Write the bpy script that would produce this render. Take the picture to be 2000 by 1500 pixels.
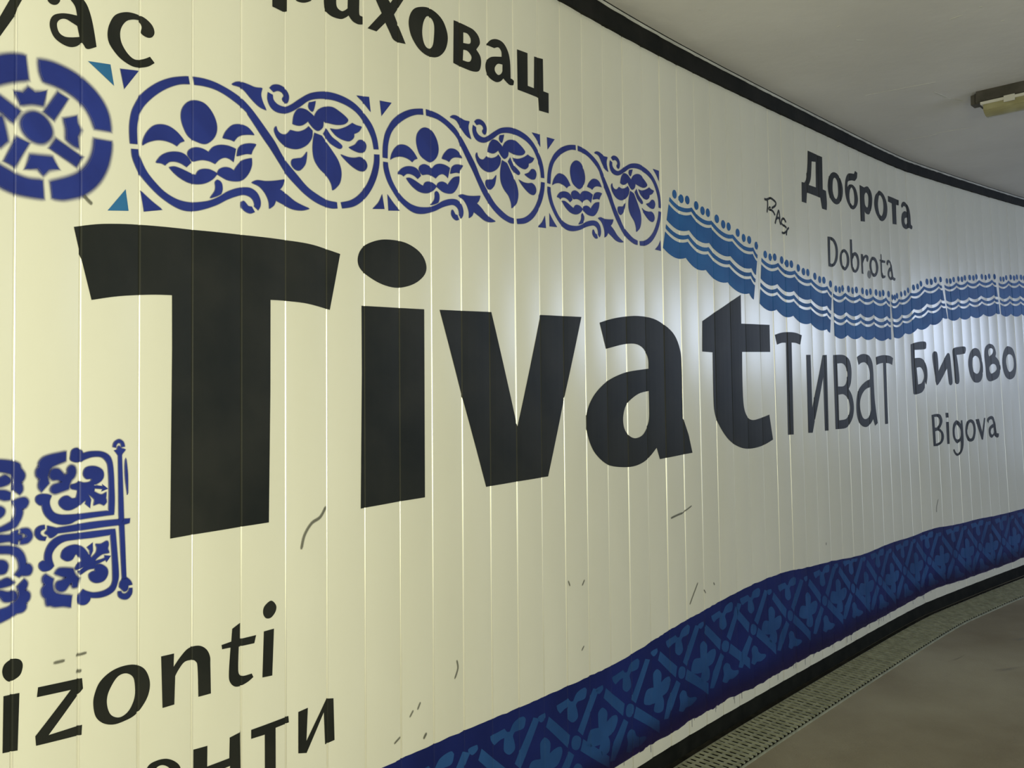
import bpy, bmesh, math, random
from mathutils import Vector, Matrix, noise
from mathutils.geometry import tessellate_polygon
for o in list(bpy.data.objects): bpy.data.objects.remove(o)
SC = bpy.context.scene
COL = SC.collection
random.seed(7)

# ---------------------------------------------------------------- camera
F_PX, PITCH, ROLL = 1656.58843, 0.008937, -0.010078
cs, sn, cr, sr = math.cos(PITCH), math.sin(PITCH), math.cos(ROLL), math.sin(ROLL)
right = Vector((cr, -sn*sr, cs*sr)); up = Vector((-sr, -sn*cr, cs*cr)); fwd = Vector((0, cs, sn))
cam = bpy.data.cameras.new('camera'); cam_o = bpy.data.objects.new('camera', cam); COL.objects.link(cam_o)
cam.sensor_fit = 'HORIZONTAL'; cam.sensor_width = 36.0; cam.lens = F_PX/2000*36.0
cam.clip_start = 0.02; cam.clip_end = 200
m = Matrix((right, up, -fwd)).transposed().to_4x4()
cam_o.matrix_world = m
SC.camera = cam_o

# ---------------------------------------------------------------- world, daylight at the far mouth of the passage, two added fills, exposure
w = bpy.data.worlds.new('sky'); SC.world = w; w.use_nodes = True
bg = w.node_tree.nodes['Background']; bg.inputs[0].default_value = (0.62, 0.74, 1.0, 1); bg.inputs[1].default_value = 1.0
def area(name, loc, target, sx, sy, power, color):
    l = bpy.data.lights.new(name, 'AREA'); l.shape = 'RECTANGLE'; l.size = sx; l.size_y = sy; l.energy = power; l.color = color
    o = bpy.data.objects.new(name, l); COL.objects.link(o); o.location = loc
    o.rotation_euler = (Vector(target)-Vector(loc)).to_track_quat('-Z', 'Y').to_euler(); return o
area('warm_fill_near', (0.55, -0.95, -0.1), (-1.15, 0.95, 0.0), 0.8, 0.9, 74, (1.0, 0.99, 0.66))  # unseen warm fill behind the camera, standing in for the near lighting
area('daylight_far_mouth', (8.6, 5.6, 1.0), (3.6, 5.8, 0.2), 1.8, 1.2, 85, (0.62, 0.74, 1.0))
area('cool_fill_side', (4.45, 0.95, -0.1), (3.2, 5.8, 0.0), 1.7, 1.9, 24, (0.74, 0.85, 1.0))  # added cool fill that lifts the right half of the wall
SC.view_settings.view_transform = 'Standard'; SC.view_settings.look = 'None'
SC.view_settings.exposure = 0.0; SC.view_settings.gamma = 1.0; SC.view_settings.use_curve_mapping = False

# ---------------------------------------------------------------- the plan of the curved wall (metres; s runs along it, z up, camera at the origin)
W = 0.125
KMIN, KMAX = -14, 80
KNOTS = [0, 8, 16, 24, 32, 38]
KAP = [-0.046144, -0.005685, -0.012663, -0.0009, -0.000514, -0.016343]
AL0, KINK, KAP2 = 1.128577, -0.060278, -0.003492
P0 = (-0.83906, 1.42461)
LEAN = (0.016161, 0.032715, -0.000373)            # lean of the slats and how it varies along the wall
def interp(x, xs, ys):
    if x <= xs[0]: return ys[0]
    for i in range(len(xs)-1):
        if x <= xs[i+1]: return ys[i]+(ys[i+1]-ys[i])*(x-xs[i])/(xs[i+1]-xs[i])
    return ys[-1]
H = {0: AL0}; al = AL0
for k in range(0, KMAX):
    al += (interp(k, KNOTS, KAP) if k < 38 else KAP2)+(KINK if k == 38 else 0); H[k+1] = al
al = AL0
for k in range(-1, KMIN-1, -1):
    al -= KAP[0]*0.5; H[k] = al
PP = {0: Vector(P0)}
for k in range(0, KMAX): PP[k+1] = PP[k]+W*Vector((math.cos(H[k]), math.sin(H[k])))
for k in range(-1, KMIN-1, -1): PP[k] = PP[k+1]-W*Vector((math.cos(H[k]), math.sin(H[k])))
NN = {}
for k in range(KMIN, KMAX+1):
    h = H[k] if k in (KMIN, KMAX) else (H[k]+H[k-1])/2
    NN[k] = Vector((-math.sin(h), math.cos(h)))          # points out of the passage
def lean(k):
    kk = (min(max(k, -2), 60)-25)/25.0
    return LEAN[0]+LEAN[1]*kk+LEAN[2]*kk*kk
def wall_point(s, z, off=0.0):
    k = s/W; i = min(max(int(math.floor(k+1e-7)), KMIN), KMAX-1); t = k-i
    q0 = PP[i]+NN[i]*(lean(i)*z+off); q1 = PP[i+1]+NN[i+1]*(lean(i+1)*z+off)
    q = q0*(1-t)+q1*t
    return Vector((q.x, q.y, z))
def ztop(s): return (10.419991+(-0.005826)*(s/W-30))*W
def zbot(s): return (-10.541994+(0.045082)*(s/W-30))*W
# slat section: a sharp joint, a bevelled lip facing back along the wall, then the flat face
LIP = 0.0054; DEEP = 0.0062
LIPS = [(0.0, DEEP), (0.0016, DEEP*0.50), (0.0028, DEEP*0.24), (0.0040, DEEP*0.075), (LIP, 0.0)]     # rounded lip
CROWN = [(0.028, -0.0009), (0.0625, -0.0013), (0.097, -0.0009)]     # the faces bulge a little
BREAKS = [a for a, _ in LIPS]+[a for a, _ in CROWN]+[W-0.0010, W-0.0002]
rs = random.Random(3)
EDGE = {k: (rs.uniform(-0.0008, 0.0008), rs.uniform(-0.0008, 0.0008)) for k in range(KMIN-1, KMAX+2)}
def section(s):
    k = math.floor(s/W+1e-7); t = s-k*W; e0, e1 = EDGE.get(k, (0, 0))
    if t < LIP:
        for (a, da), (b, db) in zip(LIPS, LIPS[1:]):
            if t <= b: return da+(db-da)*(t-a)/(b-a)+e0*t/LIP
    if t < W-0.0010:
        base = e0+(e1-e0)*(t-LIP)/(W-0.0010-LIP); pts = [(LIP, 0.0)]+CROWN+[(W-0.0010, 0.0)]
        for (a, da), (b, db) in zip(pts, pts[1:]):
            if t <= b: return base+da+(db-da)*(t-a)/(b-a)
    u = min((t-(W-0.0010))/0.0008, 1.0)
    return e1+(DEEP-e1)*u

# ---------------------------------------------------------------- outlines of the painting, in half-millimetres along the wall and up ( ! marks a corner )
SCROLL=[('scroll_line', '460,970! 457,1008 458,1047 467,1093 485,1131 509,1170 547,1210 596,1249 656,1283 731,1312! 737,1285! 688,1269 634,1239 584,1201 541,1158 512,1119 497,1081 490,1043 490,1009 492,976!'), ('scroll_line', '757,1318! 803,1325 854,1327 906,1322 959,1312 1006,1298 1049,1272 1086,1243 1132,1203 1188,1153 1231,1103 1270,1068 1323,1027 1383,983 1449,957 1512,942 1570,942! 1573,916! 1527,910 1449,919 1378,944 1318,979 1260,1021 1212,1068 1164,1117 1122,1155 1072,1205 1036,1241 1049,1236 1006,1263 955,1281 906,1294 854,1300 803,1297 762,1290!'), ('scroll_line', '1597,946! 1661,968 1717,1005 1768,1060 1803,1126 1823,1190 1826,1235! 1860,1241! 1858,1188 1840,1121 1802,1050 1751,990 1683,945 1605,921!'), ('scroll_line', '1150,1368! 1148,1337 1165,1308 1198,1295 1246,1301 1289,1321 1339,1357 1389,1398 1440,1422 1503,1439 1571,1446 1652,1439 1719,1415 1775,1366 1809,1315 1823,1264! 1854,1270! 1841,1327 1810,1383 1753,1432 1686,1464 1609,1477 1529,1475 1466,1460 1399,1432 1339,1390 1289,1350 1251,1329 1207,1328 1181,1343 1176,1364!'), ('scroll_curl', '1160,1391! 1179,1409 1212,1420 1246,1417 1268,1401 1274,1380 1265,1355 1246,1352 1235,1362 1244,1379 1232,1393 1207,1394 1181,1381!'), ('scroll_line', '466,948! 470,921 483,893 504,862 531,836 573,805 616,782 667,764 715,758 765,766 814,783 872,810 927,843 977,867 1014,880 1045,878 1065,866 1074,847 1073,838! 1093,825! 1105,845 1105,871 1088,899 1056,913 1019,910 974,896 927,873 885,844 838,819 788,803 738,793 689,792 648,800 610,815 573,840 542,867 521,894 503,929 496,954!'), ('scroll_curl', '1006,844! 1017,850 1030,841 1041,832 1059,832! 1074,814! 1050,804 1023,809 1006,824'), ('flower_bud', '764,1222 810,1222 847,1196 869,1157 870,1120 851,1084 814,1056 771,1056 731,1068 706,1100 695,1135 701,1170 727,1203'), ('petal', '515,977! 521,1004 539,1037 566,1064 600,1078 637,1080 672,1069 698,1052 710,1042! 689,1030 674,1013! 650,1019 615,1020 581,1014 548,1000 527,987'), ('petal', '904,1102! 920,1133 955,1168 999,1183 1035,1181 1058,1168 1071,1157! 1042,1152 1006,1141 981,1125 963,1103! 941,1105'), ('petal', '576,923! 597,951 628,972 666,985 702,988 728,979 745,961! 723,939! 695,947 666,948 641,942 627,932 617,922! 600,926'), ('petal', '728,992 738,1011 767,1027 800,1030 831,1023! 854,1049 889,1066 931,1073 973,1070! 961,1013! 938,1021 913,1021 885,1006 863,983! 834,988 797,985 758,970! 741,976'), ('petal', '979,1042! 988,1076 1013,1098 1049,1111 1082,1116! 1064,1088 1056,1068! 1031,1064 1006,1054'), ('petal', '638,916! 663,924 692,923 725,918 755,913 769,913! 781,933 804,945 834,950 861,946 873,941! 851,915 814,891 774,879 731,877 692,886 663,899'), ('petal', '874,941! 885,961 913,976 941,979 963,973! 984,1002 1013,1029 1058,1048! 1058,1018 1042,980 1013,947 977,932 931,927 896,934'), ('flower_stem', '877,914 896,906 901,881 894,860! 872,847 839,832! 861,862 866,883 864,902'), ('leaf', '952,1346! 974,1362 1005,1371 1041,1371 1077,1369 1116,1377! 1109,1348 1118,1318 1139,1286! 1100,1291 1059,1312 1023,1338 996,1349'), ('leaf', '1059,941! 1090,956 1136,961 1188,973 1246,991! 1236,963 1217,941! 1260,926 1308,902 1358,889 1395,883! 1348,868 1294,865 1241,877 1195,887! 1183,863 1157,843! 1153,876 1132,909 1099,933'), ('flower_stem', '1396,1389! 1435,1407! 1427,1375 1417,1355 1401,1357 1391,1370'), ('petal', '1297,1264! 1304,1304 1324,1336 1348,1348 1384,1348 1427,1331! 1450,1366 1492,1393 1544,1406 1592,1395 1630,1380 1644,1367 1619,1344 1571,1329 1523,1325 1486,1324! 1481,1294 1450,1270 1419,1277 1388,1300! 1358,1276 1329,1265'), ('petal', '1198,1225! 1207,1207 1231,1198 1260,1205 1284,1230! 1328,1233 1368,1252 1393,1274! 1415,1260! 1411,1226 1383,1188 1338,1159 1294,1148 1246,1152 1207,1173 1188,1198 1188,1215'), ('petal', '1429,1252! 1476,1249! 1502,1227 1544,1188 1581,1148 1599,1099 1591,1048 1564,1015 1543,1000! 1535,1030 1507,1064 1460,1090 1429,1123 1418,1168 1421,1216'), ('petal', '1486,1263! 1505,1292! 1539,1260 1581,1243 1605,1229 1592,1215 1565,1217 1528,1229 1505,1248'), ('petal', '1531,1298! 1576,1304 1630,1329 1674,1360! 1702,1356 1739,1358! 1719,1331 1685,1311! 1682,1290 1652,1267 1608,1264 1565,1274'), ('petal', '1651,1233! 1690,1254 1718,1283 1752,1289 1770,1270 1758,1238 1724,1225 1685,1226'), ('petal', '1597,1185! 1646,1182 1690,1188 1729,1200 1763,1191 1776,1166 1757,1139 1718,1132 1673,1143 1629,1164'), ('petal', '1381,1150! 1378,1120 1368,1087 1338,1056 1309,1055 1290,1072 1294,1094 1323,1106 1353,1117'), ('corner_triangle', '415,1240! 497,1260! 432,1171!'), ('corner_triangle', '508,795! 523,720! 604,740! 555,765'), ('corner_triangle', '1705,1509! 1790,1524! 1801,1452! 1753,1487'), ('corner_triangle', '1880,1038! 1895,966! 1814,952! 1854,991')]
SCROLL_MAPS=[[0.6671, 0.12972, 1.00176, -0.1103, 0.09405, 1.0573], [1.36718, 0.20657, 0.96871, -0.19538, 0.16872, 1.08034]]
MEDAL=[('ring_segment', '44,1084! 35,1154! -5,1144 -52,1122 -108,1083 -158,1033! -125,987! -85,1017 -51,1039 -4,1064'), ('ring_segment', '89,1158! 132,1165 181,1164 235,1156 275,1138 310,1115 341,1084 361,1045 370,995! 310,989! 295,1022 273,1052 243,1075 195,1091 148,1097 105,1097! 94,1121'), ('ring_segment', '309,943! 373,950! 370,911 356,855 331,805 299,766 259,734 218,716 179,703 142,700! 136,747! 170,762 210,781 245,803 274,834 295,871 306,908'), ('ring_segment', '99,744! 103,691! 58,688 10,688 -26,693 -49,699 -94,715 -139,743! -102,787! -77,771 -49,760 -21,752 10,743 53,738'), ('hub', '68,972 98,970 121,953 133,929 128,907 106,885 79,879 52,886 32,906 27,931 41,956'), ('crown', '6,1023! 31,1026! 49,1050! 73,1040! 112,1060! 100,1013! 61,1007 22,992!'), ('spoke', '161,1068! 195,1060! 143,975! 110,989!'), ('crown', '187,984! 234,1007! 236,983! 249,965! 236,939! 242,903! 220,907 197,918! 196,953'), ('spoke', '154,902! 255,867! 234,833! 132,869!'), ('crown', '59,822! 99,828 137,834! 161,804! 124,796! 104,772! 84,790! 41,777!'), ('spoke', '11,870! 48,863! 1,777! -32,785!'), ('spoke', '-74,994! -51,989 16,963! -6,925! -51,947 -87,960!'), ('crown', '-48,925! -36,887 -28,854! -50,830! -77,843! -71,873! -84,886! -73,898! -75,915!')]
TRI=[('corner_triangle', '279,1224! 371,1242! 387,1168!'), ('corner_triangle', '440,788! 453,709! 362,693!')]
TILE=[('scalloped_leaf', '197,-201! 196,-229! 161,-239 139,-250 128,-271 126,-286 130,-304! 106,-328! 96,-313 97,-298 100,-286! 87,-272 87,-255 97,-244! 97,-229 112,-215 139,-208 172,-204'), ('curved_frame', '218,-215 223,-196 243,-190 260,-200 266,-211! 294,-206 338,-209 368,-223 383,-246 390,-290 393,-344 395,-393 393,-447! 339,-446 253,-447 218,-456 182,-454 151,-442 126,-421 113,-400 107,-376! 97,-374 85,-361 86,-347 102,-341 126,-344 141,-350! 134,-367 137,-388 151,-410 176,-422 210,-427 253,-430 310,-431 372,-433! 373,-391 373,-337 370,-283 365,-253 350,-233 332,-224 303,-223 274,-230 260,-237! 237,-237 218,-228'), ('quatrefoil', '136,-277 144,-260 167,-260 183,-274 192,-285! 206,-278 207,-261 219,-252 233,-258 237,-274 232,-289 219,-300! 212,-315 209,-330! 181,-336 156,-340 141,-329 148,-316 170,-311 186,-306! 167,-293 147,-291'), ('spiral_flower', '269,-286 275,-266 297,-260 324,-265 345,-280 348,-302 336,-317 315,-326! 307,-330! 321,-333! 346,-338! 345,-331! 366,-348! 343,-354! 346,-346! 312,-340! 310,-354! 339,-369 361,-362! 358,-383! 361,-397 351,-407! 333,-398 310,-402! 313,-383 301,-369 285,-358! 297,-382! 295,-410! 277,-392! 279,-380! 269,-384 255,-395 241,-401 218,-407 195,-403 176,-387 173,-372 187,-360 206,-359 224,-370 241,-370! 247,-350 245,-339 223,-332 220,-321 238,-318 255,-312! 269,-318 292,-317 302,-308! 298,-303 280,-301'), ('pole', '411,-221! 426,-222! 436,-470! 449,-703! 431,-700! 416,-450!'), ('crossbar', '464,-474! 462,-488! 437,-490 354,-487 253,-486 168,-483! 151,-493 138,-494 129,-483 119,-476 127,-469! 127,-454! 146,-461 162,-467! 224,-467 310,-466 412,-471!'), ('finial', '389,-192! 394,-177 414,-168 432,-177 439,-194! 426,-195! 422,-181 411,-178 403,-185 400,-195!'), ('finial', '415,-193 426,-203! 442,-207! 431,-218 426,-223! 408,-221! 395,-208! 408,-206! 408,-198'), ('paint_streak', '445,-241! 453,-304 454,-381! 444,-317 442,-267'), ('finial', '116,-450! 117,-460! 103,-465 100,-477 111,-489 123,-492! 119,-501! 97,-494 83,-477 84,-460 97,-451'), ('curved_frame', '397,-505! 400,-521 408,-604 414,-673 411,-702 398,-732 371,-745 335,-747 297,-739! 294,-750 280,-760 260,-756 251,-740 254,-725 268,-706! 283,-716 311,-727 347,-729 376,-720 389,-700 390,-668 387,-600 380,-521! 310,-520 245,-517 196,-516 165,-528 146,-550 144,-572 152,-597! 138,-607 114,-607 99,-593 99,-579 111,-573! 118,-574! 119,-548 132,-520 157,-502 190,-496 244,-499 310,-501'), ('scalloped_leaf', '122,-624! 149,-644! 146,-663 152,-688 175,-705 223,-720! 220,-755! 197,-746 183,-743 158,-739 142,-731 128,-727 124,-704! 112,-689 110,-671 122,-656! 113,-642 114,-629'), ('quatrefoil', '160,-624! 177,-613 228,-624! 234,-641! 242,-653 254,-663! 248,-688! 231,-687 225,-670! 211,-677 197,-690 177,-689 163,-675 166,-660 186,-657 205,-648! 183,-636'), ('spiral_flower', '182,-564 190,-548 213,-539 242,-540 267,-553 285,-575! 289,-583! 296,-584! 295,-566! 285,-554! 305,-542! 305,-570! 296,-590! 301,-596! 319,-581 324,-563 319,-549! 340,-552 364,-545 370,-557 367,-573 373,-588! 346,-588 322,-600 314,-611! 337,-610! 356,-606! 355,-597! 379,-603! 364,-620! 359,-612! 323,-621! 317,-625! 340,-628 364,-647 367,-669 352,-688 323,-690 300,-677 292,-657 302,-649 317,-648! 314,-635! 288,-635 259,-648! 254,-637! 271,-623! 251,-628! 239,-624 245,-612! 262,-602 259,-586 242,-570 236,-574! 225,-587 205,-588 185,-575'), ('finial', '431,-700! 449,-699 466,-713 475,-729! 457,-728! 454,-744 441,-747 432,-739! 419,-726! 421,-712'), ('finial', '413,-744! 425,-746! 432,-756 447,-759 460,-751 463,-742! 475,-744! 473,-764 457,-778 435,-775 416,-761')]
TILE2=[('scalloped_leaf', '-57,-212! -42,-212 -17,-216 5,-221 23,-230 27,-243! 41,-263 40,-278 29,-291! 34,-306 34,-319 26,-329! 3,-310! 6,-287 3,-269 -5,-257 -42,-246 -57,-245!'), ('petal', '-42,-270 -27,-264 -12,-273 -7,-283 -17,-291 -42,-296 -57,-292! -57,-271!'), ('petal', '-42,-313! -24,-316 -7,-324! -8,-343! -27,-342 -42,-336! -56,-330! -57,-313!'), ('curved_frame', '5,-354! 21,-348 44,-347 55,-360 47,-376 34,-379! 34,-399 24,-422 7,-440 -41,-446 -56,-446! -56,-436! -41,-436 -16,-428 2,-419 13,-398 14,-377!'), ('petal', '-56,-365! -41,-367 -29,-376 -29,-388 -41,-398 -56,-399!'), ('finial', '32,-452! 55,-454 68,-470 68,-485 55,-497 32,-498! 31,-486! 45,-483 53,-477 45,-466 32,-462!'), ('crossbar', '-55,-460! -41,-461 -8,-466 9,-456 21,-454! 18,-468! 32,-472 32,-481 20,-484! 20,-497! 5,-491 -8,-482 -41,-481 -55,-481!'), ('curved_frame', '-55,-498! -40,-498 -3,-505 20,-514 38,-534 47,-560 47,-574! 61,-577 70,-591 64,-607 46,-607 33,-603! 27,-609! 14,-600! 27,-583 26,-561 17,-540 -3,-525 -40,-517 -55,-515!'), ('petal', '-55,-546! -40,-545 -23,-552 -15,-567 -22,-585 -40,-586 -55,-581!'), ('petal', '-54,-612! -40,-613 -15,-609 8,-626! -2,-630 -40,-632 -54,-631!'), ('petal', '-54,-647! -39,-646 -14,-656 6,-657 17,-668 15,-681 3,-685 -24,-680 -39,-662 -54,-652!'), ('scalloped_leaf', '43,-624! 53,-637 50,-651 44,-659! 61,-675 61,-692 48,-704! 49,-719 39,-729 16,-729! 2,-737 -39,-746 -54,-744! -54,-707! -39,-708 -9,-705 18,-688 27,-670 22,-642!')]
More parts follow.
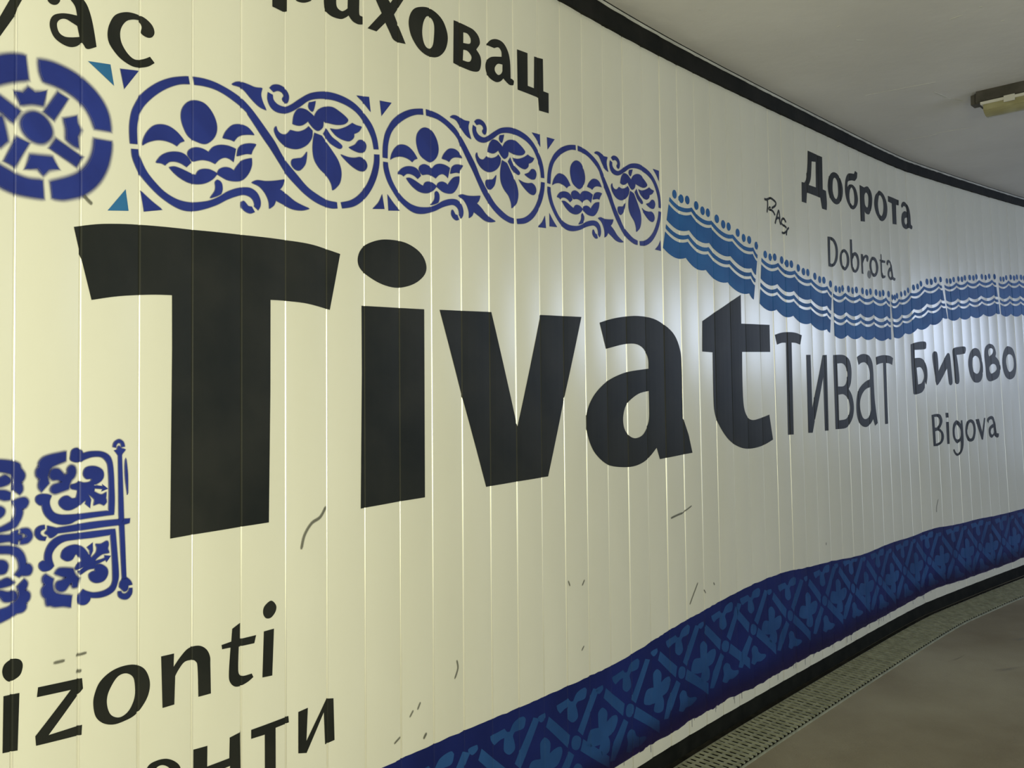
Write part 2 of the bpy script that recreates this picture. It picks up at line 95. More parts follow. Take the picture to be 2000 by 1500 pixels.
WORDS={'tivat': ['226,609! 301,630 373,645 499,663 698,680 991,700 1249,713 1422,713 1591,691! 1525,409! 1386,428 1257,431 1164,428! 1163,13! 1154,-582! 646,-579! 653,189! 652,403! 577,398 487,388 392,373 297,352!', '1914,807 2046,809 2158,772 2210,712 2199,652 2116,593 1995,560 1879,567 1776,602 1717,643 1711,696 1749,749 1823,786#1734,445! 2193,459! 2191,-578! 1995,-580! 1781,-585! 1724,-587! 1735,109!', '2316,465! 2771,483! 3011,-219! 3256,496! 3707,510! 3318,-557! 2709,-569!', '3919,482! 4132,529 4406,558 4654,541 4872,453 4972,329 4996,191 4997,-43 5000,-224! 5072,-366! 5120,-510! 4665,-533! 4623,-443! 4497,-522 4339,-561 4170,-559 3991,-527 3849,-442 3774,-336 3749,-215 3779,-105 3875,-4 4039,81 4257,136 4535,164! 4529,245 4469,314 4365,346 4211,338 3995,298!|4533,-6! 4389,-27 4250,-95 4197,-181 4203,-269 4261,-330 4345,-356 4450,-329 4523,-241 4534,-140!', '5308,567! 5931,831! 5928,577! 6426,590! 6424,340! 5930,328! 5923,69 5934,-139 5984,-235 6073,-274 6222,-261 6376,-234! 6431,-464! 6247,-509 6024,-526 5846,-502 5675,-429 5545,-314 5474,-203 5455,-67 5459,312! 5298,315!'], 'tivat_cyr': ['6520,502! 6635,526 6773,538 6914,537 7042,519! 7006,424! 6921,438 6830,440! 6817,-434! 6713,-433! 6728,435! 6643,431 6555,412!', '7116,329! 7205,332! 7206,-191! 7463,335! 7554,339! 7538,-425! 7456,-424! 7459,113! 7196,-433! 7105,-431!', '7693,341! 7881,348 7996,334 8076,283 8105,185 8083,63 8026,-8! 8096,-80 8129,-187 8103,-292 8020,-373 7916,-414 7688,-418!|7780,255! 7906,257 7986,214 8010,139 7972,56 7903,22 7780,19!|7781,-67! 7896,-63 7993,-102 8036,-178 8021,-260 7941,-318 7776,-329!', '8257,332! 8344,361 8452,369 8559,350 8625,284 8644,190 8646,32 8655,-157 8706,-388! 8630,-415! 8591,-341! 8523,-389 8413,-421 8292,-397 8212,-318 8190,-211 8219,-89 8293,2 8423,64 8552,95! 8556,173 8521,244 8443,277 8354,272 8289,248!|8553,9! 8434,-14 8340,-68 8289,-144 8289,-236 8334,-314 8403,-335 8495,-311 8547,-242!', '8727,340! 8837,360 8970,369 9101,362 9179,339! 9148,260! 9073,276 8993,281! 8974,-404! 8893,-406! 8913,280! 8828,272 8742,253!'], 'bigovo': ['9671,512! 9844,544 10017,556 10062,534 10053,476! 10007,461 9770,448! 9764,351! 9903,353 9993,319 10048,243 10053,134 10019,33! 9984,72! 9968,-5! 9893,-58 9735,-84 9684,-72! 9671,118 9666,307|9796,236! 9892,241 9949,195 9966,126 9904,57 9810,36!', '10196,369 10217,425 10275,442 10321,419 10334,316 10330,198! 10438,302 10565,412 10608,426 10645,393 10662,240 10676,72 10638,27 10589,36 10572,104 10554,235! 10436,135 10313,40 10264,33 10249,119 10221,229', '10718,443 10757,492 10894,512 11048,519 11075,483 11046,429! 10916,414 10818,408! 10842,283 10857,120 10841,55 10789,38 10750,63 10740,201 10729,322', '11342,507 11444,474 11500,357 11517,239 11479,121 11392,63 11269,59 11188,104 11131,203 11120,327 11176,435 11252,487|11321,405 11413,373 11442,289 11410,205 11335,171 11252,204 11228,287 11246,362', '11725,572 11849,551 11907,466 11885,406! 11986,338 12009,235 11939,131 11787,83 11660,75 11596,130 11587,274 11575,417 11610,520|11696,488 11772,515 11832,491 11798,438 11703,407|11692,253 11780,301 11870,294 11903,242 11839,199 11727,177', '12276,553 12404,520 12473,406 12482,273 12417,149 12287,98 12160,122 12088,209 12069,339 12112,453 12188,529|12298,443 12388,414 12414,326 12383,246 12283,201 12213,236 12179,332 12209,411'], 'bigova': ['10102,-335! 10217,-325 10318,-337 10362,-401 10344,-451 10287,-505! 10359,-552 10378,-615 10333,-676 10227,-712 10113,-713!|10166,-361! 10251,-363 10292,-399 10280,-449 10225,-488 10168,-489!|10172,-536! 10246,-529 10307,-562 10313,-619 10276,-668 10173,-685!', '10447,-316! 10527,-318! 10527,-377! 10453,-377!#10450,-429! 10525,-431! 10517,-703! 10453,-702!', '10714,-417 10778,-432 10828,-466! 10833,-421! 10871,-419! 10879,-545 10877,-674 10853,-770 10785,-838 10690,-861 10627,-829 10596,-780! 10627,-772! 10668,-819 10733,-829 10784,-786 10800,-710 10790,-677! 10721,-706 10658,-678 10612,-619 10608,-535 10636,-460|10721,-469 10771,-496 10812,-543 10803,-620 10753,-656 10687,-647 10660,-595 10669,-518', '11091,-415 11171,-437 11211,-504 11208,-583 11156,-673 11071,-699 10992,-679 10940,-599 10951,-502 11006,-439|11079,-454 11132,-475 11153,-528 11145,-594 11104,-651 11049,-656 11007,-608 11009,-530 11036,-479', '11228,-419! 11319,-415! 11388,-590! 11460,-408! 11502,-406! 11397,-686! 11362,-687!', '11539,-447 11566,-408 11654,-386 11723,-405 11765,-474 11776,-549 11789,-618! 11846,-623! 11833,-667 11781,-675 11707,-642! 11645,-673 11584,-650 11565,-582 11593,-530 11668,-498 11705,-493! 11689,-445 11642,-427 11589,-449 11577,-482!|11706,-540! 11647,-552 11620,-591 11637,-626 11680,-627 11712,-601!'], 'dobrota_cyr': ['7290,2370! 7605,2365! 7594,2031! 7665,2026! 7678,1912 7667,1828! 7564,1829! 7536,1936! 7246,1943! 7225,1834! 7127,1834! 7136,2030! 7192,2033! 7235,2075 7262,2163 7278,2249|7366,2275! 7457,2288! 7442,2026! 7289,2026! 7332,2091 7352,2179', '7875,2256 7965,2246 8036,2190 8067,2107 8044,2015 7985,1951 7892,1921 7804,1938 7735,1994 7710,2076 7735,2166 7799,2231|7885,2199 7936,2174 7953,2109 7947,2033 7904,1980 7853,1992 7821,2054 7827,2129 7846,2179', '8390,2361! 8446,2351! 8432,2292 8371,2247! 8291,2240 8201,2211 8185,2153! 8238,2186 8319,2196 8395,2160 8436,2075 8412,1994 8326,1933 8247,1935 8158,1998 8120,2088 8128,2185 8166,2261 8233,2307 8362,2324!|8248,2122 8284,2163 8329,2135 8346,2061 8331,1989 8290,1969 8238,2010 8228,2070', '8500,2226! 8605,2215! 8700,2241 8780,2207 8814,2126 8786,2013 8719,1935 8635,1927 8596,1950! 8593,1833! 8486,1825! 8491,2048|8614,2138 8659,2166 8706,2138 8707,2066 8676,2004 8619,2018 8605,2080', '9023,2245 9122,2217 9193,2146 9213,2060 9173,1965 9072,1903 8988,1911 8892,1978 8859,2075 8894,2167 8968,2219|9026,2195 9090,2153 9107,2074 9082,1997 9035,1957 8980,2005 8963,2082 8987,2152', '9253,2222! 9538,2212! 9531,2150! 9456,2145! 9445,1911! 9340,1905! 9340,2145! 9251,2155!', '9592,2155 9632,2202 9702,2213 9781,2177 9819,2089 9826,1958! 9858,1939 9839,1902 9779,1914! 9693,1888 9608,1909 9582,1981 9608,2061 9681,2102 9742,2099! 9730,2147 9670,2162 9615,2131!|9744,2033! 9681,2017 9667,1970 9699,1943 9745,1972!'], 'dobrota': ['7663,1556! 7773,1559 7853,1520 7891,1444 7874,1346 7809,1275 7737,1250 7661,1250! 7659,1408|7718,1531! 7782,1517 7830,1459 7832,1384 7800,1317 7751,1283 7705,1286!', '8035,1468 8113,1447 8157,1386 8144,1313 8071,1252 8021,1243 7952,1284 7928,1351 7958,1425|8038,1436 8085,1411 8098,1352 8075,1296 8036,1276 7996,1304 7983,1362 8000,1413', '8194,1590! 8251,1595! 8247,1445! 8315,1466 8382,1437 8405,1361 8374,1286 8307,1243 8244,1251 8199,1302 8190,1411|8298,1428 8346,1394 8351,1333 8323,1286 8284,1272 8250,1313 8245,1367', '8453,1461! 8508,1464! 8511,1434! 8573,1465 8632,1457 8642,1424 8618,1388! 8593,1397! 8577,1435 8528,1401 8504,1354 8507,1247! 8454,1246!', '8766,1463 8838,1450 8886,1391 8891,1334 8846,1266 8776,1237 8712,1260 8665,1324 8669,1387 8710,1440|8769,1426 8820,1402 8834,1346 8823,1299 8780,1275 8736,1297 8714,1352 8726,1399', '8973,1513! 9001,1518! 9001,1452! 9089,1449! 9080,1422! 9005,1420! 9004,1321 9024,1279 9076,1281! 9069,1257 9006,1241 8968,1265 8960,1346 8960,1425! 8929,1445! 8971,1452!', '9118,1419 9138,1457 9194,1468 9253,1433 9274,1369 9292,1281! 9349,1268! 9321,1239 9268,1250! 9211,1239 9152,1270 9140,1321 9184,1373 9228,1389! 9218,1429 9177,1437 9153,1399!|9236,1342! 9194,1332 9182,1290 9215,1269 9252,1290!'], 'izonti': ['16,-884 34,-895 41,-915 34,-941 17,-952 -6,-955 -25,-936 -31,-913 -24,-893 -4,-883#-26,-997! 30,-1004! 25,-1197! -28,-1186!', '96,-1006! 267,-1027! 271,-1066! 137,-1186! 268,-1197! 266,-1233! 90,-1206! 87,-1172! 223,-1056! 92,-1039!', '488,-1042 531,-1071 553,-1119 552,-1164 532,-1203 492,-1237 438,-1244 393,-1240 351,-1220 321,-1185 311,-1136 317,-1099 337,-1063 378,-1039 430,-1032|452,-1065 481,-1088 490,-1126 488,-1170 467,-1207 438,-1222 410,-1219 382,-1197 368,-1158 371,-1119 395,-1081 420,-1063', '605,-1042! 666,-1047! 664,-1100! 698,-1068 737,-1045 787,-1047 823,-1071 841,-1106 843,-1146 846,-1264! 785,-1260! 781,-1137 772,-1109 753,-1098 717,-1096 688,-1119 672,-1140! 668,-1254! 612,-1250!', '955,-1017! 998,-1001! 997,-1072! 1083,-1075! 1073,-1109! 991,-1104! 988,-1186 992,-1223 1014,-1238 1059,-1240! 1068,-1258! 1036,-1272 998,-1278 965,-1269 941,-1239 938,-1194 946,-1096! 902,-1092! 899,-1073! 950,-1071!', '1166,-939 1195,-966 1192,-994 1166,-1016 1137,-1012 1121,-987 1128,-957#1125,-1069! 1183,-1070! 1173,-1281! 1117,-1274!'], 'onti': ['632,-1460 674,-1488 699,-1523 704,-1577 679,-1631 625,-1642 567,-1613 535,-1558 530,-1499 548,-1457 586,-1450|615,-1479 649,-1508 659,-1550 639,-1593 596,-1596 563,-1562 562,-1512 584,-1479', '762,-1472! 829,-1479! 828,-1566! 940,-1572! 942,-1484! 1003,-1480! 1006,-1741! 945,-1735! 944,-1607! 829,-1604! 829,-1724! 761,-1713!', '1056,-1489! 1269,-1496! 1272,-1527! 1192,-1525! 1193,-1815! 1131,-1809! 1130,-1535! 1056,-1529!', '1325,-1495! 1382,-1492! 1373,-1646! 1498,-1484! 1542,-1495! 1548,-1701! 1489,-1703! 1481,-1545! 1374,-1704! 1325,-1689!'], 'vas': ['-69,1226! -17,1331! 27,1350! 8,1309! 4,1288! -52,1193! -69,1164!', '238,1455! 268,1435 285,1406 299,1360 313,1288! 282,1269 269,1268! 256,1284! 233,1262 203,1249 170,1250 142,1262 127,1288 127,1314 141,1338 170,1356 202,1367 235,1374! 227,1403 208,1419 189,1426 169,1415 165,1396 154,1381 138,1373 122,1375 116,1387 125,1416 156,1447 205,1462|154,1313 167,1333 189,1343 216,1340 236,1337! 246,1301! 213,1287 183,1279 161,1287', '434,1464 478,1476 522,1476 556,1459 567,1434 556,1412 534,1403 508,1410 510,1436 500,1458! 471,1450 441,1432 420,1402 413,1372 420,1340 446,1311 479,1299 516,1312 547,1332! 568,1314! 538,1290 497,1273 460,1269 417,1279 385,1299 364,1323 358,1355 367,1395 391,1436'], 'rahovac': ['1175,1841! 1265,1876! 1264,1779! 1240,1768! 1175,1768!#1315,1873! 1315,1851 1338,1849 1367,1857 1395,1872 1412,1887 1419,1912!', '1490,1954! 1492,1895 1502,1868 1541,1854 1597,1860 1632,1880 1650,1896! 1679,1877 1716,1875 1748,1885! 1750,1925! 1729,1924! 1724,1943 1727,2043! 1646,2012! 1644,1930! 1622,1911 1602,1902 1576,1910 1569,1938 1577,1986!', '1826,2063! 1909,2094! 1946,2066! 1986,2122! 2067,2152! 2008,2064! 1974,2015! 2059,1884! 1990,1875 1961,1882! 1908,1948! 1844,1881! 1782,1877! 1881,1989!', '2174,2126 2240,2145 2306,2138 2360,2110 2394,2056 2397,2005 2373,1946 2325,1899 2271,1878 2205,1876 2147,1898 2102,1942 2083,1998 2091,2050 2123,2097|2229,2094 2266,2092 2286,2062 2285,2002 2275,1948 2251,1920 2218,1921 2196,1950 2189,1998 2200,2051', '2451,2147! 2494,2151 2573,2151! 2624,2148 2669,2126 2683,2086 2649,2039! 2686,2009 2693,1966 2674,1919 2621,1899 2548,1895 2445,1898!|2535,2104! 2572,2107 2598,2086 2590,2055 2534,2042!|2534,2002! 2571,2005 2604,1984 2596,1955 2571,1942 2529,1939!', '2744,2098! 2783,2138 2838,2161 2901,2160 2948,2124 2972,2064 2977,1958! 3007,1956 3006,1925! 2961,1915 2902,1937! 2873,1911 2826,1895 2765,1908 2736,1949 2743,1996 2789,2037 2887,2067! 2884,2099 2857,2116 2817,2099!|2895,2021! 2851,2013 2823,1985 2823,1960 2850,1945 2878,1958 2894,1980!', '3041,2161! 3146,2168! 3145,1958! 3210,1960! 3216,2168! 3311,2180! 3312,1968! 3368,1969! 3367,1836! 3266,1830! 3259,1911! 3043,1906!']}
LACE=[([(2.4319, 0.7642), (2.5925, 0.7459), (2.7473, 0.7134), (2.9135, 0.675), (3.0855, 0.6376), (3.1231, 0.6079)], [(2.3796, 0.5566), (2.5406, 0.5337), (2.6901, 0.4993), (2.8615, 0.4618), (3.04, 0.427), (3.0771, 0.4018)]), ([(3.1575, 0.5989), (3.3094, 0.5904), (3.4688, 0.5699), (3.6365, 0.5434), (3.8096, 0.521), (3.8591, 0.4932)], [(3.131, 0.3882), (3.2819, 0.3694), (3.4393, 0.3494), (3.6168, 0.3231), (3.7882, 0.3003), (3.8227, 0.2842)]), ([(3.8737, 0.4903), (4.0156, 0.5029), (4.1887, 0.5053), (4.3655, 0.5095), (4.5328, 0.5147), (4.5818, 0.4938)], [(3.8718, 0.2723), (4.0235, 0.279), (4.1915, 0.2806), (4.3577, 0.2827), (4.539, 0.2828), (4.5794, 0.2777)]), ([(4.5966, 0.4966), (4.7046, 0.5162), (4.8696, 0.5656), (5.0365, 0.6159), (5.2206, 0.6464), (5.2657, 0.6361)], [(4.618, 0.2911), (4.7702, 0.3198), (4.9312, 0.3538), (5.0931, 0.3863), (5.2619, 0.4335), (5.3172, 0.4315)]), ([(5.2989, 0.6429), (5.4575, 0.6676), (5.6101, 0.6877), (5.7765, 0.7066), (5.9623, 0.7222), (6.0174, 0.7065)], [(5.3266, 0.4319), (5.4794, 0.4456), (5.6365, 0.462), (5.808, 0.4817), (5.9942, 0.4977), (6.0458, 0.4952)]), ([(6.0543, 0.7091), (6.2063, 0.7344), (6.3706, 0.7458), (6.5154, 0.7532), (6.6626, 0.7581), (6.7075, 0.7532)], [(6.0612, 0.4935), (6.2106, 0.5028), (6.3738, 0.5103), (6.5232, 0.5145), (6.6699, 0.5185), (6.7153, 0.5179)])]
BANDTOP=[(0.9277, -0.9744), (0.9994, -0.9752), (1.1238, -0.9766), (1.2498, -0.9803), (1.3761, -0.9837), (1.5066, -0.9862), (1.6302, -0.9871), (1.7556, -0.987), (1.8822, -0.9841), (2.0031, -0.9802), (2.1296, -0.9677), (2.282, -0.9464), (2.3719, -0.9321), (2.5005, -0.9158), (2.6232, -0.9014), (2.7509, -0.8854), (2.9636, -0.863), (3.1229, -0.8526), (3.2506, -0.8494), (3.376, -0.852), (3.4996, -0.8585), (3.752, -0.8655), (4.0733, -0.8795), (4.3902, -0.8685), (4.7531, -0.8617), (5.0345, -0.8459), (5.2913, -0.8505), (5.5712, -0.8444), (5.8846, -0.8458), (6.2147, -0.8343)]
BANDBOT=[(2.0402, -1.3445), (2.1741, -1.337), (2.2536, -1.3328), (2.3762, -1.3312), (2.5041, -1.3196), (2.5809, -1.3162), (2.6712, -1.3145), (2.7606, -1.3062), (2.8848, -1.3043), (3.0056, -1.3077), (3.1365, -1.2986), (3.2502, -1.294), (3.3687, -1.2857), (3.507, -1.2802), (3.6305, -1.2798), (3.7593, -1.2744), (3.8765, -1.2703), (4.01, -1.2631), (4.2179, -1.2525), (4.5108, -1.2367), (4.7748, -1.2195), (5.026, -1.2022), (5.3307, -1.1959), (5.6316, -1.1884), (5.8838, -1.1762), (6.1683, -1.1601)]
CROSS=[(1.7932, -1.1872), (2.11, -1.1678), (2.4537, -1.1138), (2.7765, -1.0802), (3.001, -1.0551), (3.3252, -1.0556), (3.663, -1.0462), (3.9763, -1.0377)]
UNIT=[('c', '1,47 47,17 51,-20 30,-50 -6,-49 -42,-24 -51,14 -35,45'), ('b', '-288,268! -318,210! -87,-8! -64,71!'), ('b', '201,304! 264,277! 73,22! 17,73!'), ('b', '-77,-32! -23,-77! -132,-221! -193,-284! -252,-265! -200,-148!'), ('b', '77,-3! 44,-72! 281,-244! 375,-321! 377,-228!'), ('y', '-208,314! -78,320! -54,293 -28,287! 14,330 97,341 127,316! 105,266 23,269! 2,250 16,210 20,162 -32,146 -82,182 -86,225 -80,264! -120,263 -170,249! -199,283'), ('q', '-330,147 -277,95 -284,28! -225,40 -166,29 -152,-16 -198,-73 -267,-81! -248,-127 -260,-187 -318,-189 -380,-149 -364,-97! -449,-77 -514,-34 -474,43 -380,27! -384,96 -378,135'), ('y', '1,-143 52,-170 71,-212! 112,-242 184,-264 194,-291 110,-308 48,-295 7,-312 -54,-281! -32,-228 -40,-167'), ('h', '-403,301 -374,307 -326,304! -322,274 -366,257 -398,282')]
TAG=['6395,1751 6429,1749 6474,1763 6513,1775 6564,1765 6608,1746 6593,1715 6527,1683', '6452,1755 6457,1705 6440,1629', '6509,1693 6475,1669 6526,1664 6557,1652 6588,1625', '6583,1544 6613,1605 6659,1680 6676,1624 6676,1582 6697,1549', '6605,1592 6645,1610 6677,1598', '6796,1585 6751,1618 6710,1590 6715,1561 6767,1548 6802,1533', '6847,1542 6812,1518 6800,1491 6795,1461', '6710,1479 6756,1479 6804,1504']
SCUFF=[(2.2, '1497,-552 1461,-597 1407,-620 1364,-670 1345,-732'), (1.5, '2443,-1540 2451,-1586 2425,-1637'), (1.6, '5158,-1565 5095,-1645 5041,-1717'), (1.6, '10160,-1356 10113,-1444 10107,-1505'), (1.4, '2146,-1694 2126,-1724'), (2.4, '2192,-1876 2172,-1898'), (1.2, '2091,-1722 2068,-1748'), (1.2, '3703,-1300 3678,-1331'), (1.2, '3525,-1277 3541,-1310'), (2.2, '4800,-1002 4886,-988 4966,-980'), (1.2, '4966,-980 5092,-936'), (1.0, '157,-940 196,-943'), (0.8, '247,-939 282,-939'), (1.3, '248,-998 262,-999'), (1.8, '265,730 283,715 296,706'), (1.6, '5392,-1603 5406,-1622'), (1.0, '3663,-1772 3687,-1749'), (1.3, '1954,-1854 1996,-1835'), (1.0, '5253,-1639 5274,-1667'), (1.6, '7399,-1533 7397,-1554')]
BLOT='8655,1295 8693,1276 8694,1241 8654,1212 8609,1223 8599,1256 8621,1286'

# ---------------------------------------------------------------- helpers
def tag(o, label=None, cat=None, group=None, kind=None):
    if label: o['label'] = label
    if cat: o['category'] = cat
    if group: o['group'] = group
    if kind: o['kind'] = kind
    return o
def link(name, bm, mat, parent=None, smooth=False):
    me = bpy.data.meshes.new(name)
    if parent is not None:
        bmesh.ops.translate(bm, verts=bm.verts, vec=-parent.matrix_basis.translation if parent.parent is None else -(parent.matrix_basis.translation+parent.parent.matrix_basis.translation))
    bm.to_mesh(me); bm.free()
    if smooth:
        for p in me.polygons: p.use_smooth = True
    me.materials.append(mat)
    o = bpy.data.objects.new(name, me); COL.objects.link(o)
    if parent is not None: o.parent = parent
    return o
def empty(name, loc):
    o = bpy.data.objects.new(name, None); COL.objects.link(o); o.location = loc; o.empty_display_size = 0.05; return o
def add_box(bm, c, ax, ay, az):
    c = Vector(c); vs = [bm.verts.new(c+ax*i+ay*j+az*k) for i in (-1, 1) for j in (-1, 1) for k in (-1, 1)]
    fs = [(0, 1, 3, 2), (4, 6, 7, 5), (0, 4, 5, 1), (2, 3, 7, 6), (0, 2, 6, 4), (1, 5, 7, 3)]
    for f in fs: bm.faces.new([vs[i] for i in f])
    bmesh.ops.recalc_face_normals(bm, faces=bm.faces)

# ---------------------------------------------------------------- materials
def nt(name):
    mt = bpy.data.materials.new(name); mt.use_nodes = True; return mt, mt.node_tree, mt.node_tree.nodes['Principled BSDF']
def noisy(name, c0, c1, scale=6.0, rough=0.5, spec=0.4, detail=6, bump=0.0, bscale=60, stretch=None, lo=0.35, hi=0.65):
    mt, t, b = nt(name); N = t.nodes; L = t.links
    tc = N.new('ShaderNodeTexCoord'); mp = N.new('ShaderNodeMapping'); L.new(tc.outputs['Object'], mp.inputs[0])
    if stretch: mp.inputs['Scale'].default_value = stretch
    nz = N.new('ShaderNodeTexNoise'); nz.inputs['Scale'].default_value = scale; nz.inputs['Detail'].default_value = detail; L.new(mp.outputs[0], nz.inputs['Vector'])
    rp = N.new('ShaderNodeValToRGB'); rp.color_ramp.elements[0].position = lo; rp.color_ramp.elements[1].position = hi
    rp.color_ramp.elements[0].color = (*c0, 1); rp.color_ramp.elements[1].color = (*c1, 1)
    L.new(nz.outputs[0], rp.inputs[0]); L.new(rp.outputs[0], b.inputs['Base Color'])
    b.inputs['Roughness'].default_value = rough; b.inputs['Specular IOR Level'].default_value = spec
    if bump:
        n2 = N.new('ShaderNodeTexNoise'); n2.inputs['Scale'].default_value = bscale; n2.inputs['Detail'].default_value = 5; L.new(tc.outputs['Object'], n2.inputs['Vector'])
        bp = N.new('ShaderNodeBump'); bp.inputs['Strength'].default_value = bump; bp.inputs['Distance'].default_value = 0.01
        L.new(n2.outputs[0], bp.inputs['Height']); L.new(bp.outputs[0], b.inputs['Normal'])
    return mt
def sprayed(name, c0, c1, rough=0.45, grain=True, amount=1.0):
    mt = noisy(name, c0, c1, 9.0, rough, 0.4); t = mt.node_tree; N = t.nodes; L = t.links; b = N['Principled BSDF']
    at = N.new('ShaderNodeAttribute'); at.attribute_name = 'cov'
    tc = N.new('ShaderNodeTexCoord'); nz = N.new('ShaderNodeTexNoise'); nz.inputs['Scale'].default_value = 700; nz.inputs['Detail'].default_value = 2
    L.new(tc.outputs['Object'], nz.inputs['Vector'])
    sub = N.new('ShaderNodeMath'); sub.operation = 'SUBTRACT'; L.new(nz.outputs[0], sub.inputs[0]); sub.inputs[1].default_value = 0.5
    inv = N.new('ShaderNodeMath'); inv.operation = 'MULTIPLY'; L.new(sub.outputs[0], inv.inputs[0]); inv.inputs[1].default_value = 0.9
    edge = N.new('ShaderNodeMath'); edge.operation = 'SUBTRACT'; edge.inputs[0].default_value = 1.0; L.new(at.outputs['Fac'], edge.inputs[1])
    k = N.new('ShaderNodeMath'); k.operation = 'MULTIPLY'; L.new(inv.outputs[0], k.inputs[0]); L.new(edge.outputs[0], k.inputs[1])
    k2 = N.new('ShaderNodeMath'); k2.operation = 'MULTIPLY'; L.new(k.outputs[0], k2.inputs[0]); L.new(at.outputs['Fac'], k2.inputs[1])
    sm = N.new('ShaderNodeMath'); sm.operation = 'POWER'; L.new(at.outputs['Fac'], sm.inputs[0]); sm.inputs[1].default_value = 1.4
    ad = N.new('ShaderNodeMath'); ad.operation = 'ADD'; ad.use_clamp = True; L.new(sm.outputs[0], ad.inputs[0]); L.new(k2.outputs[0], ad.inputs[1])
    am = N.new('ShaderNodeMath'); am.operation = 'MULTIPLY'; L.new(ad.outputs[0], am.inputs[0]); am.inputs[1].default_value = amount
    L.new(am.outputs[0], b.inputs['Alpha'])
    return mt
M_WALL = noisy('cream_enamel_slats', (0.70, 0.69, 0.60), (0.745, 0.735, 0.65), 2.6, 0.25, 0.5, stretch=(1, 1, 0.35), bump=0.012, bscale=9)
M_BLACK = noisy('black_wall_paint', (0.0100, 0.0120, 0.0105), (0.020, 0.021, 0.018), 5.0, 0.48, 0.22)
M_BLUE = sprayed('ultramarine_spray', (0.010, 0.021, 0.185), (0.015, 0.031, 0.245))
M_CYAN = sprayed('azure_spray', (0.020, 0.125, 0.31), (0.026, 0.150, 0.37))
M_LACE = noisy('azure_lace_paint', (0.016, 0.092, 0.300), (0.027, 0.138, 0.400), 5.0, 0.55, 0.22)
M_NAVY = noisy('navy_border_paint', (0.004, 0.010, 0.095), (0.007, 0.016, 0.135), 4.0, 0.5, 0.25)
M_MOTIF = noisy('steel_blue_stencil', (0.012, 0.055, 0.190), (0.020, 0.082, 0.260), 5.0, 0.5, 0.25)
M_PURPLE = sprayed('dark_violet_spray', (0.012, 0.006, 0.055), (0.018, 0.008, 0.070), amount=0.85)
M_SCUFF = sprayed('grey_scuff', (0.10, 0.10, 0.08), (0.16, 0.16, 0.13), amount=0.75)
M_TRIM = noisy('black_fascia_paint', (0.008, 0.009, 0.008), (0.016, 0.016, 0.014), 9.0, 0.7, 0.15, bump=0.1, bscale=40)
M_BEAD = noisy('white_caulk', (0.45, 0.45, 0.42), (0.6, 0.6, 0.56), 12.0, 0.7, 0.2)
M_BASE = noisy('black_skirting', (0.006, 0.007, 0.005), (0.014, 0.015, 0.011), 14.0, 0.75, 0.12)
M_CEIL = noisy('rough_painted_concrete', (0.74, 0.72, 0.72), (0.82, 0.80, 0.80), 1.7, 0.55, 0.35, bump=0.25, bscale=16)
M_FLOOR = noisy('worn_brown_concrete', (0.235, 0.200, 0.135), (0.380, 0.345, 0.250), 1.3, 0.75, 0.25, detail=10, bump=0.25, bscale=160)
M_STAIN = sprayed('dry_dust', (0.30, 0.28, 0.23), (0.36, 0.34, 0.28), amount=0.45)
M_GRATE = noisy('galvanised_steel', (0.26, 0.27, 0.20), (0.38, 0.39, 0.30), 30.0, 0.55, 0.5)
M_PIT = noisy('dark_drain_bed', (0.012, 0.012, 0.009), (0.03, 0.028, 0.02), 20.0, 0.9, 0.1)  # near-black bed seen in the gaps between the bars
M_HOUS = noisy('shaded_grey_housing', (0.07, 0.065, 0.055), (0.12, 0.11, 0.095), 12.0, 0.6, 0.3)  # grey housing, with the shade on its side put into the colour
M_RIM = noisy('white_plastic', (0.72, 0.70, 0.64), (0.80, 0.78, 0.72), 10.0, 0.35, 0.5)
M_DIFF = noisy('yellowed_diffuser', (0.34, 0.31, 0.16), (0.46, 0.43, 0.25), 9.0, 0.25, 0.5, stretch=(1, 1, 3))
M_PAPER = noisy('paper', (0.62, 0.58, 0.48), (0.70, 0.66, 0.56), 20.0, 0.8, 0.2)
M_CRACK = noisy('flaking_white_paint', (0.62, 0.62, 0.60), (0.72, 0.72, 0.70), 30.0, 0.7, 0.2)
M_FAR = noisy('far_wall_render', (0.24, 0.235, 0.20), (0.30, 0.295, 0.26), 2.0, 0.7, 0.3)

# ---------------------------------------------------------------- painting on the wall
def decode(txt):
    return [[[(float(t.rstrip('!').split(',')[0])*0.0005, float(t.rstrip('!').split(',')[1])*0.0005, t.endswith('!')) for t in lp.split()] for lp in part.split('|')] for part in txt.split('#')]
def smooth_loop(lp, n=5, closed=True):
    out = []; N = len(lp)
    for i in range(N if closed else N-1):
        p1, p2 = lp[i], lp[(i+1) % N]
        out.append((p1[0], p1[1]))
        if p1[2] and p2[2]: continue
        p0 = lp[(i-1) % N] if (closed or i > 0) else p1
        p3 = lp[(i+2) % N] if (closed or i < N-2) else p2
        if p1[2]: p0 = p1
        if p2[2]: p3 = p2
        for j in range(1, n):
            t = j/n; t2 = t*t; t3 = t2*t
            out.append(tuple(0.5*(2*p1[a]+(p2[a]-p0[a])*t+(2*p0[a]-5*p1[a]+4*p2[a]-p3[a])*t2+(3*p1[a]-p0[a]-3*p2[a]+p3[a])*t3) for a in (0, 1)))
    if not closed: out.append((lp[-1][0], lp[-1][1]))
    return out
def area2(lp): return sum(lp[i-1][0]*lp[i][1]-lp[i][0]*lp[i-1][1] for i in range(len(lp)))
def clean(lp):
    out = []
    for p in lp:
        if not out or abs(p[0]-out[-1][0])+abs(p[1]-out[-1][1]) > 2e-5: out.append(p)
    if len(out) > 1 and abs(out[0][0]-out[-1][0])+abs(out[0][1]-out[-1][1]) < 2e-5: out.pop()
    return out
